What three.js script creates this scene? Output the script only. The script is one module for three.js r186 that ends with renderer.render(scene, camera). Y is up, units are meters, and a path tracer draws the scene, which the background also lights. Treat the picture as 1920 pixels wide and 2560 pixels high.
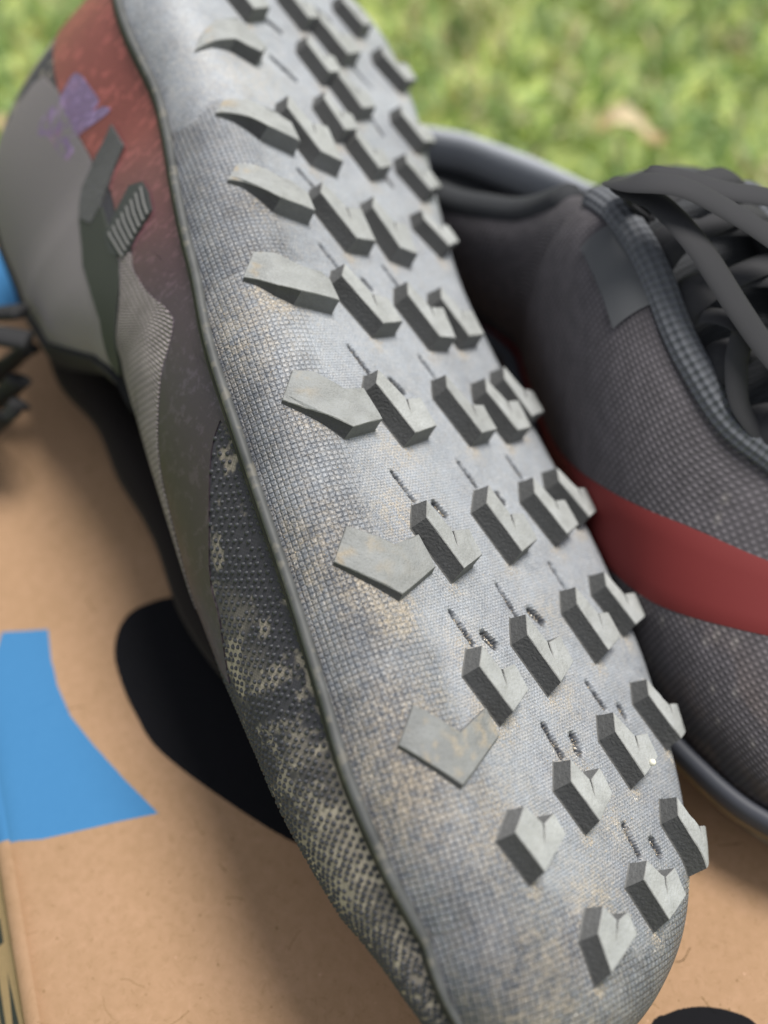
import * as THREE from 'three';
import { mergeGeometries } from 'three/addons/utils/BufferGeometryUtils.js';

// ---------- camera, sky, sun, exposure ----------
const R = THREE.MathUtils.degToRad;
const scene = new THREE.Scene();
const camera = new THREE.PerspectiveCamera(50, 0.75, 0.01, 60);
camera.position.set(0, 0.282, 0);
camera.rotation.set(R(-58), 0, 0);
camera.focus = 0.238;
camera.userData.fStop = 5.2;
scene.add(camera);
const SUN = new THREE.Vector3(0.27, 0.86, -0.4).normalize();
{
  const w = 256, h = 128, d = new Float32Array(w * h * 4);
  for (let y = 0; y < h; y++) for (let x = 0; x < w; x++) {
    const el = ((y + 0.5) / h - 0.5) * Math.PI, az = ((x + 0.5) / w - 0.5) * 2 * Math.PI;
    const dir = new THREE.Vector3(Math.cos(el) * Math.cos(az), Math.sin(el), Math.cos(el) * Math.sin(az));
    const c = Math.max(0, dir.dot(SUN));
    const up = Math.max(0, Math.sin(el));
    const g = el < 0 ? 0.12 : 0.56 - 0.18 * up + 0.6 * Math.pow(c, 6);
    d.set([g * 0.95, g * 1.0, g * 1.08, 1], (y * w + x) * 4);
  }
  const t = new THREE.DataTexture(d, w, h, THREE.RGBAFormat, THREE.FloatType);
  t.mapping = THREE.EquirectangularReflectionMapping; t.magFilter = t.minFilter = THREE.LinearFilter;
  t.wrapS = THREE.RepeatWrapping; t.needsUpdate = true;
  scene.background = t; scene.environment = t;
}
const sun = new THREE.DirectionalLight(new THREE.Color(1, 0.96, 0.89), 4.2);
sun.position.copy(SUN).multiplyScalar(3); sun.target.position.set(0, 0, -0.15);
sun.castShadow = true; sun.shadow.radius = 42; sun.shadow.mapSize.set(2048, 2048);
Object.assign(sun.shadow.camera, { left: -0.7, right: 0.7, top: 0.7, bottom: -0.7, near: 0.5, far: 6 });
scene.add(sun, sun.target);
const renderer = new THREE.WebGLRenderer({ antialias: true });
renderer.toneMapping = THREE.LinearToneMapping;
renderer.toneMappingExposure = 1.0;
renderer.shadowMap.enabled = true;
renderer.setSize(768, 1024);

// ---------- helpers ----------
let seed = 12345;
const rnd = () => { seed = (seed * 1664525 + 1013904223) >>> 0; return seed / 4294967296; };
const clamp = (x, a = 0, b = 1) => Math.min(b, Math.max(a, x));
const mix = (a, b, t) => a + (b - a) * t;
const sstep = (a, b, x) => { const t = clamp((x - a) / (b - a)); return t * t * (3 - 2 * t); };
const interp = (x, X, Y) => { if (x <= X[0]) return Y[0]; for (let i = 1; i < X.length; i++) if (x <= X[i]) return mix(Y[i - 1], Y[i], (x - X[i - 1]) / (X[i] - X[i - 1])); return Y[Y.length - 1]; };
const hash = (x, y, s = 0) => { let n = Math.imul(x, 374761393) + Math.imul(y, 668265263) + Math.imul(s, 1274126177); n = Math.imul(n ^ (n >>> 13), 1274126177); return ((n ^ (n >>> 16)) >>> 0) / 4294967296; };
function vnoise(x, y, s = 0) {
  const xi = Math.floor(x), yi = Math.floor(y), fx = x - xi, fy = y - yi, u = fx * fx * (3 - 2 * fx), v = fy * fy * (3 - 2 * fy);
  return mix(mix(hash(xi, yi, s), hash(xi + 1, yi, s), u), mix(hash(xi, yi + 1, s), hash(xi + 1, yi + 1, s), u), v);
}
const fbm = (x, y, o = 4, s = 0) => { let a = 0, w = 0.5, t = 0; for (let i = 0; i < o; i++) { a += w * vnoise(x, y, s + i); t += w; x *= 2.03; y *= 2.03; w *= 0.5; } return a / t; };
const enc = (v) => Math.round(255 * clamp(v <= 0.0031308 ? v * 12.92 : 1.055 * Math.pow(v, 1 / 2.4) - 0.055));
function colorTex(w, h, f, repeat) {
  const d = new Uint8Array(w * h * 4);
  for (let y = 0; y < h; y++) for (let x = 0; x < w; x++) { const c = f(x, y), k = (y * w + x) * 4; d[k] = enc(c[0]); d[k + 1] = enc(c[1]); d[k + 2] = enc(c[2]); d[k + 3] = 255; }
  return tex(d, w, h, repeat, true);
}
function grayTex(w, h, f, repeat) {
  const d = new Uint8Array(w * h * 4);
  for (let y = 0; y < h; y++) for (let x = 0; x < w; x++) { const v = Math.round(255 * clamp(f(x, y))), k = (y * w + x) * 4; d[k] = d[k + 1] = d[k + 2] = v; d[k + 3] = 255; }
  return tex(d, w, h, repeat, false);
}
function tex(d, w, h, repeat, srgb) {
  const t = new THREE.DataTexture(d, w, h, THREE.RGBAFormat);
  t.magFilter = THREE.LinearFilter; t.minFilter = THREE.LinearMipmapLinearFilter; t.generateMipmaps = true;
  if (repeat) t.wrapS = t.wrapT = THREE.RepeatWrapping;
  if (srgb) t.colorSpace = THREE.SRGBColorSpace;
  t.needsUpdate = true; return t;
}
function geo(pos, uv, idx, col) {
  const g = new THREE.BufferGeometry();
  g.setAttribute('position', new THREE.BufferAttribute(new Float32Array(pos), 3));
  if (uv) g.setAttribute('uv', new THREE.BufferAttribute(new Float32Array(uv), 2));
  if (col) g.setAttribute('color', new THREE.BufferAttribute(new Float32Array(col), 3));
  if (idx) g.setIndex(idx);
  g.computeVertexNormals(); return g;
}
const std = (o) => new THREE.MeshStandardMaterial({ side: THREE.DoubleSide, roughness: 0.8, ...o });
const names = {};
function numbered(n) { names[n] = (names[n] ?? -1) + 1; return names[n] ? `${n}_${String(names[n]).padStart(3, '0')}` : n; }
function mesh(name, g, m, parent, data) {
  const o = new THREE.Mesh(g, m); o.name = parent === scene ? numbered(name) : name;
  o.castShadow = o.receiveShadow = true; if (data) Object.assign(o.userData, data);
  parent.add(o); return o;
}
function thing(name, label, category, group) {
  const o = new THREE.Group(); o.name = numbered(name); o.userData = { label, category };
  if (group) o.userData.group = group;
  scene.add(o); return o;
}
// Catmull-Rom through points (open or closed)
function spline(C, per, closed) {
  const n = C.length, out = [], at = (i) => closed ? C[(i + n) % n] : C[clamp(i, 0, n - 1)];
  for (let i = 0; i < (closed ? n : n - 1); i++) for (let j = 0; j < per; j++) {
    const x = j / per, a = at(i - 1), b = at(i), c = at(i + 1), d = at(i + 2);
    out.push(b.map((_, k) => 0.5 * (2 * b[k] + (c[k] - a[k]) * x + (2 * a[k] - 5 * b[k] + 4 * c[k] - d[k]) * x * x + (d[k] - 3 * c[k] + 3 * b[k] - a[k]) * x * x * x)));
  }
  if (!closed) out.push(C[n - 1].slice());
  return out;
}
const inPoly = (x, y, P) => { let c = false; for (let i = 0, j = P.length - 1; i < P.length; j = i++) if ((P[i][1] > y) !== (P[j][1] > y) && x < (P[j][0] - P[i][0]) * (y - P[i][1]) / (P[j][1] - P[i][1]) + P[i][0]) c = !c; return c; };
// tube of elliptical section along a polyline of Vector3; up gives the flat side
function ribbon(pts, rw, rt, seg = 8, upv = null, taper = null) {
  const pos = [], uv = [], idx = [], n = pts.length; let len = 0;
  for (let i = 0; i < n; i++) {
    const t = pts[Math.min(i + 1, n - 1)].clone().sub(pts[Math.max(i - 1, 0)]).normalize();
    let up = upv ? (Array.isArray(upv) ? upv[i] : upv).clone() : new THREE.Vector3(0, 1, 0);
    if (Math.abs(up.dot(t)) > 0.98) up = new THREE.Vector3(1, 0, 0.3);
    const side = new THREE.Vector3().crossVectors(t, up).normalize(); up = new THREE.Vector3().crossVectors(side, t);
    if (i) len += pts[i].distanceTo(pts[i - 1]);
    const k = taper ? taper(i / (n - 1)) : 1;
    for (let j = 0; j <= seg; j++) {
      const a = j / seg * 2 * Math.PI, p = pts[i].clone().addScaledVector(side, Math.cos(a) * rw * k).addScaledVector(up, Math.sin(a) * rt * k);
      pos.push(p.x, p.y, p.z); uv.push(len, j / seg * (rw + rt) * 3);
    }
  }
  for (let i = 0; i < n - 1; i++) for (let j = 0; j < seg; j++) { const a = i * (seg + 1) + j, b = a + seg + 1; idx.push(a, b, a + 1, b, b + 1, a + 1); }
  for (const e of [0, n - 1]) { const c = pos.length / 3; pos.push(pts[e].x, pts[e].y, pts[e].z); uv.push(0, 0); for (let j = 0; j < seg; j++) { const a = e * (seg + 1) + j; if (e) idx.push(a, c, a + 1); else idx.push(a, a + 1, c); } }
  return geo(pos, uv, idx);
}

// ---------- the shape of the leaning shoe (s along the sole to the heel, t across, h out of the tread; mm) ----------
// edge of the flat tread: s, t, radius of the rolled edge, how far it rolls (degrees)
const EDGE = [[204, 14, 16, 76], [195, 6.5, 17, 75], [182, 3.8, 17.5, 75], [161, 4, 17.5, 75], [146, 1.4, 17.5, 75], [128, -3.5, 17.5, 75], [114, -6.9, 17.5, 75], [101, -9.5, 17.5, 75], [83, -14, 17.5, 75], [65, -16.2, 17.5, 75], [43, -18.5, 17.5, 75], [21, -20.7, 17.5, 75], [0, -23.6, 17.5, 75], [-16, -25.9, 17.5, 75], [-33, -26.6, 17, 75], [-47, -25.2, 16.5, 76], [-57, -26, 16, 78], [-65.5, -23, 15, 82], [-71, -15, 14, 85], [-71.5, -3, 13, 87], [-70, 6, 12.5, 88], [-66, 15.5, 12, 88], [-58.8, 23.7, 11, 88], [-48, 30.8, 10, 88], [-36, 36, 10, 88], [-20, 41.3, 10, 88], [-8, 44, 10, 88], [17, 46.8, 10, 88], [50, 46, 10, 88], [75, 45, 10, 88], [100, 46.8, 10, 88], [130, 56, 10, 88], [161, 67, 10, 86], [188, 70, 11, 84], [202, 62, 12, 82], [210, 47, 13, 80], [211, 29, 14, 78]];
const K = spline(EDGE, 16, true), NK = K.length;
const NU = K.map((k, i) => { const a = K[(i + NK - 1) % NK], b = K[(i + 1) % NK], dx = b[0] - a[0], dy = b[1] - a[1], l = Math.hypot(dx, dy); return [dy / l, -dx / l]; });
{ let A = 0; for (let i = 0; i < NK; i++) { const a = K[i], b = K[(i + 1) % NK]; A += a[0] * b[1] - b[0] * a[1]; } if (A < 0) NU.forEach((n) => { n[0] *= -1; n[1] *= -1; }); }
const spring = (s) => { const d = Math.min(s + 35, 0); return -0.0018 * d * d; };
const toLocal = (s, t, h) => [s / 1000, (h + spring(s)) / 1000, t / 1000];
function nearest(u, v, hint = -1) {
  let best = 1e9, bi = 0;
  if (hint >= 0) { for (let o = -14; o <= 14; o++) { const i = (hint + o + NK) % NK, d = (K[i][0] - u) ** 2 + (K[i][1] - v) ** 2; if (d < best) { best = d; bi = i; } } return bi; }
  for (let i = 0; i < NK; i++) { const d = (K[i][0] - u) ** 2 + (K[i][1] - v) ** 2; if (d < best) { best = d; bi = i; } }
  return bi;
}
// unrolled sole coordinates (u, v) and height above the rubber -> position
function tread(u, v, hh = 0, i = nearest(u, v)) {
  const k = K[i], n = NU[i], dx = u - k[0], dy = v - k[1], sd = dx * n[0] + dy * n[1];
  if (sd <= 0) return toLocal(u, v, hh);
  const ph = Math.min(sd / k[2], R(k[3])), si = Math.sin(ph), co = Math.cos(ph), r = k[2] + hh;
  const lx = dx - n[0] * sd, ly = dy - n[1] * sd;
  return toLocal(k[0] + n[0] * r * si + lx, k[1] + n[1] * r * si + ly, -k[2] + r * co);
}
const RIM = K.map((k, i) => { const ph = R(k[3]); return [k[0] + NU[i][0] * k[2] * Math.sin(ph), k[1] + NU[i][1] * k[2] * Math.sin(ph), -k[2] * (1 - Math.cos(ph))]; });

// shared materials' textures
const grain = grayTex(256, 256, (x, y) => { const w = (a, b) => fbm(a, b, 3, 5); const fx = x / 256, fy = y / 256; return mix(mix(w(fx * 40, fy * 40), w(fx * 40 - 40, fy * 40), sstep(0.8, 1, fx)), mix(w(fx * 40, fy * 40 - 40), w(fx * 40 - 40, fy * 40 - 40), sstep(0.8, 1, fx)), sstep(0.8, 1, fy)); }, true);

// ---------- the box ----------
const boxDir = new THREE.Vector3(-0.331, 0, -0.944), boxRight = new THREE.Vector3(0.944, 0, -0.331);
const boxThing = thing('shoe_box', 'brown kraft cardboard shoe box with blue and black print under the two shoes', 'box');
boxThing.position.set(-0.0467, 0, 0.0698);   // near left corner of the lid
boxThing.rotation.y = Math.atan2(0.331, 0.944); // local -z runs along the left edge, local x to the right
const BW = 0.185, BD = 0.372;
const toBox = (x, z) => { const p = new THREE.Vector3(x / 1000, 0, z / 1000).sub(boxThing.position); return [p.dot(boxRight), p.dot(boxDir)]; };
const PRINT_BLUE = [[-109, -136.7], [-95.6, -137], [-93.5, -128.7], [-90.5, -120.3], [-85.2, -110.9], [-78.1, -103], [-68.3, -93.2], [-58.4, -84.2], [-75, -80.6], [-87.9, -78], [-94, -77.7], [-115, -74]].map((p) => toBox(...p));
const PRINT_BLACK = spline([[-22.4, -76.5], [-41.6, -87.8], [-59.7, -100.8], [-67.3, -110.9], [-73, -121.5], [-75.8, -131], [-74.2, -139.9], [-68, -145], [-55, -148], [-20, -150], [25, -140], [40, -110], [20, -75], [0, -68]].map((p) => toBox(...p)), 8, true);
const PRINT_DOT = spline([[62.5, -34], [66.9, -36.8], [73.7, -38.2], [81.1, -37.4], [87.5, -34], [88, -25], [75, -18], [63, -24]].map((p) => toBox(...p)), 8, true);
const PRINT_BLUE_FAR = [[-150, -290], [-138, -286], [-129, -271], [-124, -259.5], [-128, -256], [-150, -255]].map((p) => toBox(...p));
const kraftTop = (() => {
  const w = 1056, h = 2048, W = 0.196, H = 0.382, base = new Float32Array(w * h), print = new Uint8Array(w * h);
  for (let y = 0; y < h; y++) for (let x = 0; x < w; x++) {
    base[y * w + x] = 0.86 + 0.16 * fbm(x / 9, y / 9, 3, 2) + 0.12 * fbm(x / 120, y / 120, 3, 9) + 0.07 * (hash(x, y, 3) - 0.5);
    const px = x / w * W - 0.005, pz = y / h * H - 0.005;
    let p = 0;
    if (pz < 0.25) { if (inPoly(px, pz, PRINT_BLUE)) p = 1; else if (inPoly(px, pz, PRINT_BLACK) || inPoly(px, pz, PRINT_DOT)) p = 2; }
    else if (px < 0.09 && inPoly(px, pz, PRINT_BLUE_FAR)) p = 1;
    print[y * w + x] = p;
  }
  for (let i = 0; i < 26000; i++) {             // paper fibres
    let x = rnd() * w, y = rnd() * h, a = rnd() * 6.28; const long = rnd() < 0.012, n = long ? 14 + rnd() * 22 : 4 + rnd() * 7, dk = rnd() < 0.6 ? -(long ? 0.42 : 0.13) * (0.4 + rnd()) : 0.13 * rnd();
    for (let j = 0; j < n; j++) { const k = (y | 0) * w + (x | 0); if (x > 0 && y > 0 && x < w - 1 && y < h - 1) { base[k] += dk; if (long) base[k + 1] += dk * 0.6; } x += Math.cos(a); y += Math.sin(a); a += (rnd() - 0.5) * 0.35; }
  }
  for (let i = 0; i < 900; i++) { const x = rnd() * (w - 4) | 0, y = rnd() * (h - 4) | 0, d = rnd() < 0.75 ? -0.35 : 0.35, r = 1 + (rnd() * 2.5 | 0); for (let a = 0; a < r; a++) for (let b = 0; b < r; b++) base[(y + a) * w + x + b] += d * (0.5 + rnd()); }
  const map = colorTex(w, h, (x, y) => { const b = base[y * w + x], p = print[y * w + x]; return p === 1 ? [0.035 + b * 0.02, 0.155 + b * 0.045, 0.34 + b * 0.07] : p === 2 ? [0.006 * b, 0.006 * b, 0.008 * b] : [0.385 * b, 0.24 * b, 0.142 * b * (0.6 + 0.4 * b)]; });
  const bump = grayTex(528, 1024, (x, y) => 0.5 * base[(y * 2) * w + x * 2]);
  return { map, bump, W, H };
})();
{
  const kraft = new THREE.MeshPhysicalMaterial({ side: THREE.DoubleSide, map: kraftTop.map, bumpMap: kraftTop.bump, bumpScale: 0.00014, roughness: 0.8, specularIntensity: 0.3 });
  const uvOf = (x, d) => [(x + 0.005) / kraftTop.W, (d + 0.005) / kraftTop.H];
  // lid top with a rounded left fold: columns across the fold, then the flat
  const prof = [[-0.0021, -0.0032]]; for (let i = 0; i <= 8; i++) { const a = i / 8 * R(62); prof.unshift([0.0026 - 0.0052 * Math.sin(a) * 0.95, -0.0052 * (1 - Math.cos(a))]); }
  const cols = [[BW, 0], [BW * 0.6, 0], [BW * 0.3, 0], [0.03, 0], ...prof.slice(0, 9)];
  const pos = [], uv = [], idx = [], nz = 24;
  cols.forEach(([x, y], i) => { for (let j = 0; j <= nz; j++) { const d = j / nz * BD; pos.push(x, y + 0.0002 * Math.sin(d * 40 + x * 9) * (x > 0.02 ? 1 : 0), -d); uv.push(...uvOf(x, d)); if (i && j) { const a = (i - 1) * (nz + 1) + j - 1, b = a + nz + 1; idx.push(a, a + 1, b, b, a + 1, b + 1); } } });
  mesh('lid_top', geo(pos, uv, idx), kraft, boxThing);
  // left flap, sloping out below the fold, with dark print
  const lw = 512, lh = 512, ink = (px, pz) => {
    const P = [[[0.004, 0.03], [0.0075, 0.03], [0.0075, 0.046], [0.004, 0.05]], [[0.001, 0.028], [0.0115, 0.028], [0.0115, 0.034], [0.001, 0.034]], [[0.004, 0.0], [0.0065, 0.0], [0.0065, 0.03], [0.004, 0.03]], [[0.0085, 0.0], [0.0135, 0.0], [0.011, 0.021]]];
    return P.some((p) => inPoly(px, pz, p));
  };
  const sideMap = colorTex(lw, lh, (x, y) => { const px = x / lw * 0.03, pz = y / lh * 0.06, b = 0.85 + 0.25 * fbm(x / 6, y / 6, 3, 7); return ink(0.022 - px, pz) ? [0.03, 0.035, 0.03] : [0.42 * b, 0.29 * b, 0.145 * b]; });
  const side = std({ map: sideMap, roughness: 0.85 });
  const x0 = prof[8][0], y0 = prof[8][1], sl = R(47), sp = [], su = [], si = [];
  for (let i = 0; i <= 12; i++) for (let j = 0; j <= 12; j++) { const l = i / 12 * 0.06, d = j / 12 * BD; sp.push(x0 - Math.cos(sl) * l, y0 - Math.sin(sl) * l, -d); su.push(l / 0.03, (d - 0.105) / 0.06); if (i && j) { const a = (i - 1) * 13 + j - 1, b = a + 13; si.push(a, a + 1, b, b, a + 1, b + 1); } }
  sideMap.wrapS = sideMap.wrapT = THREE.ClampToEdgeWrapping;
  mesh('side_flap', geo(sp, su, si), side, boxThing);
  // body below
  const plain = std({ color: new THREE.Color().setRGB(0.46, 0.29, 0.17), bumpMap: grain, bumpScale: 0.0001, roughness: 0.85 });
  const body = new THREE.BoxGeometry(BW - 0.012, 0.112, BD - 0.006); body.translate(BW / 2 + 0.004, -0.061, -BD / 2);
  mesh('box_body', body, plain, boxThing);
  for (const [n, w, x, z, ry] of [['lid_rim', BW, BW / 2, 0.0012, 0], ['lid_rim', BW, BW / 2, -BD - 0.0012, 0], ['lid_rim', BD, BW + 0.0012, -BD / 2, Math.PI / 2]]) { const g = new THREE.BoxGeometry(w, 0.04, 0.002); g.rotateY(ry); g.translate(x, -0.0203, z); mesh(n, g, plain, boxThing); }
}

// ---------- lawn ----------
{
  const soil = colorTex(512, 512, (x, y) => { const f = fbm(x / 40, y / 40, 4, 21), g = fbm(x / 9, y / 9, 3, 22); return [mix(0.3, 0.46, f) * (0.6 + g), mix(0.38, 0.5, f) * (0.6 + g), mix(0.1, 0.18, f) * (0.6 + g)]; }, true);
  soil.repeat.set(40, 40);
  const g = new THREE.PlaneGeometry(60, 60); g.rotateX(-Math.PI / 2);
  const lawn = mesh('lawn', g, std({ map: soil, roughness: 1 }), scene, { kind: 'structure' }); lawn.position.y = -0.119;
  lawn.userData.label = 'green lawn under and behind the box'; lawn.userData.category = 'lawn';
  const bp = [], bi = [], n = 4;
  for (let i = 0; i <= n; i++) { const t = i / n, wd = 0.0022 * (1 - t * t * 0.9), b = 0.55 * t * t; bp.push(-wd, t * (1 - 0.25 * t), b, wd, t * (1 - 0.25 * t), b); if (i) { const a = (i - 1) * 2; bi.push(a, a + 1, a + 2, a + 1, a + 3, a + 2); } }
  // width is absolute, height and bend scale with the blade
  const bg = geo(bp, null, bi), N = 64000, inst = new THREE.InstancedMesh(bg, new THREE.MeshPhysicalMaterial({ side: THREE.DoubleSide, roughness: 0.65, color: 0xffffff, transmission: 0.4, thickness: 0 }), N);
  const m = new THREE.Matrix4(), q = new THREE.Quaternion(), e = new THREE.Euler(), c = new THREE.Color();
  let k = 0;
  while (k < N) {
    const x = (rnd() - 0.5) * 1.9, z = -1.35 + rnd() * 1.75;
    const p = toBox(x * 1000, z * 1000); if (p[0] > -0.012 && p[0] < BW + 0.005 && p[1] > -0.005 && p[1] < BD + 0.004) continue;
    const clump = fbm(x * 14, z * 14, 3, 31), len = 0.01 + 0.014 * rnd() + 0.01 * clump;
    e.set((rnd() - 0.5) * 0.8, rnd() * 6.28, (rnd() - 0.5) * 0.8); q.setFromEuler(e);
    m.compose(new THREE.Vector3(x, -0.1195, z), q, new THREE.Vector3(0.8 + rnd() * 0.9, len, len)); inst.setMatrixAt(k, m);
    const dry = rnd() < 0.1 + 0.25 * sstep(0.55, 0.75, fbm(x * 9 + 5, z * 9, 2, 35)), b = 0.8 + 0.2 * rnd() * (0.5 + clump);
    if (dry) c.setRGB(0.8 * b, 0.7 * b, 0.4 * b); else c.setRGB(mix(0.38, 0.46, rnd()) * b, mix(0.53, 0.58, rnd()) * b, 0.22 * b);
    inst.setColorAt(k++, c);
  }
  inst.name = 'grass'; inst.castShadow = inst.receiveShadow = true;
  inst.userData = { kind: 'stuff', label: 'short green grass blades with straw of the lawn', category: 'grass' };
  scene.add(inst);
  // dry leaves lying in the grass
  const lm = std({ color: new THREE.Color().setRGB(0.72, 0.6, 0.4), roughness: 0.9 });
  const leaf = (x, z, l, w, turn, label) => {
    const pp = [], ii = []; for (let i = 0; i <= 10; i++) for (let j = 0; j <= 4; j++) { const t = i / 10, s = j / 2 - 1, ww = w * Math.pow(Math.sin(Math.PI * clamp(t * 0.94 + 0.03)), 0.7); pp.push((t - 0.5) * l, 0.006 * s * s + 0.008 * Math.sin(t * 5) + 0.0012 * Math.sin(i * 2.1 + j), s * ww / 2); if (i && j) { const a = (i - 1) * 5 + j - 1; ii.push(a, a + 1, a + 5, a + 1, a + 6, a + 5); } }
    const o = mesh('dry_leaf', geo(pp, null, ii), lm, scene, { label, category: 'dry leaf', group: 'dry leaves in the grass' });
    o.position.set(x, -0.085, z); o.rotation.y = turn;
  };
  leaf(0.124, -0.452, 0.036, 0.016, 0.05, 'broad beige dry leaf in the grass just above the laces of the grey shoe');
  leaf(0.205, -0.585, 0.03, 0.02, 1.0, 'small beige dry leaf in the grass near the top right corner of the photo');
  leaf(-0.215, -0.46, 0.05, 0.016, 0.3, 'long pale dry leaf in the grass left of the red heel of the leaning shoe');
  leaf(0.052, -0.585, 0.016, 0.03, 0.4, 'narrow faint dry leaf in the grass right of the leaning heel');
}

// ---------- shoe A: leaning on its side, tread to the camera ----------
const shoeA = thing('trail_shoe', 'worn trail running shoe lying tilted with its dusty grey lugged sole towards the camera', 'shoe');
{
  const X = new THREE.Vector3(-0.40728, 0.26128, -0.87513), Y = new THREE.Vector3(0.59417, 0.8035, -0.03663), Z = new THREE.Vector3(0.6936, -0.5349, -0.4825);
  shoeA.setRotationFromMatrix(new THREE.Matrix4().makeBasis(X, Y, Z)); shoeA.position.set(0.02536, 0.06364, -0.10345);
}
// cuts in the rubber between the lugs: [u, v, u, v, half width]
const CUTS = [[76, -3.5, 68, -1], [66.5, 5, 63, 7, 0.75], [43, -8.5, 35.5, -6], [33.8, 0, 31, 1.5, 0.9], [72.5, 19, 66, 21], [99.5, 22, 93, 24], [95.5, 12, 92.5, 13.5], [105, 3, 98.5, 5.5], [128.5, 8, 123.5, 10.5], [43, 14.5, 36, 16.5], [42.5, 33, 36.5, 34.5], [12, 7.5, 4, 8.8], [33.5, 22.5, 31, 23.2, 0.7], [4, 14.2, 1.2, 16, 1.2], [13.5, 29, 6.5, 30.2], [9, -10.5, 1, -8.5, 0.65], [2, -3.8, -0.5, -2.4, 1.25], [-15.7, 21.5, -22.5, 23, 0.6], [-20.5, 1, -28, 2, 0.7], [-25.2, 8.4, -28.5, 7.9, 1.15], [-23.5, 28.5, -26, 28.7, 0.8], [-46.5, 11.2, -53.5, 11.6, 0.65], [-52.3, 18, -55.5, 18.6, 0.9], [182.5, 22.5, 178, 27, 0.7], [167, 18.5, 160.5, 23.5, 0.7], [170.5, 50.5, 163.5, 54.5], [154, 47, 145.5, 48.5], [132.5, 40, 127, 41.5], [192, 46.5, 188, 51, 0.8]];
const cutDist = (u, v) => { let b = 9; for (const c of CUTS) { const dx = c[2] - c[0], dy = c[3] - c[1], t = clamp(((u - c[0]) * dx + (v - c[1]) * dy) / (dx * dx + dy * dy)), d = Math.hypot(u - c[0] - dx * t, v - c[1] - dy * t) - (c[4] ?? 0.5); if (d < b) b = d; } return b; };
const KB = [[-53, -15], [-47, -22], [-31, -20], [-8, -22], [2, -19], [16, -22], [41, -20], [50, -18], [74, -14], [84, -12], [104, -8], [136, 0], [146, -6]];
const TB = [[-26, -40], [-14, -55], [0, -70], [7, -71.5], [20, -66.5], [30, -60], [60, -60]];
function knurlMask(u, v) {
  const vb = interp(u, KB.map((p) => p[0]), KB.map((p) => p[1])), ub = interp(v, TB.map((p) => p[0]), TB.map((p) => p[1]));
  const side = u > -53 ? sstep(3, -3, v - vb) : 0;
  return Math.max(side * sstep(149.5, 148, u + 2 * Math.sin(v * 0.3)), sstep(3, -3, u - ub) * sstep(150, 100, u));
}
const UV0 = [-100, -65], UVS = [330, 165];
const SW = 2048, SH = 1024;
const kn = (u, v) => { const c = 0.995, s = 0.1, a = (u * c + v * s) / 1.2, b = (v * c - u * s) / 1.38, fa = Math.abs(a - Math.floor(a) - 0.5), fb = Math.abs(b - Math.floor(b) - 0.5), e = 0.5 - Math.max(fa, fb); return sstep(0.03, 0.2, e); };
const weave = (u, v) => { const w = 0.8 * vnoise(u * 0.5, v * 0.5, 61); return 0.5 + 0.25 * Math.sin(u * 2 * Math.PI / 0.7 + w) + 0.25 * Math.sin(v * 2 * Math.PI / 0.95 + w + Math.PI * Math.round(u / 0.7)); };
// loose sandy dirt gathered in places: [u, v, radius, strength]
const SAND = [[92, -17, 7, 1], [118, -8, 6, 0.5], [60, -22, 6, 0.5], [20, -28, 8, 0.7], [12, -25, 6, 0.9], [33, -12, 8, 0.6], [-14, -12, 7, 0.8], [0, -11, 6, 0.6], [-35, -24, 10, 0.6], [-10, -33, 12, 0.5], [-56, -8, 8, 0.7], [-30, 3, 6, 0.5], [48, -4, 7, 0.5], [-45, 8, 6, 0.5], [-60, -25, 10, 0.4], [-20, -40, 14, 0.6], [30, -38, 14, 0.4], [85, -30, 12, 0.4], [2, 20, 6, 0.3], [-17, 12, 6, 0.4], [160, 5, 12, 0.35], [-72, -30, 14, 0.5]];
const fineEdge = (w) => w.flatMap((p, i) => { const q = w[(i + 1) % w.length], l = Math.hypot(q[0] - p[0], q[1] - p[1]), m = Math.ceil(l / 1.7); return Array.from({ length: m }, (_, k) => p.map((v, c) => mix(v, q[c], k / m))); });
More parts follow.
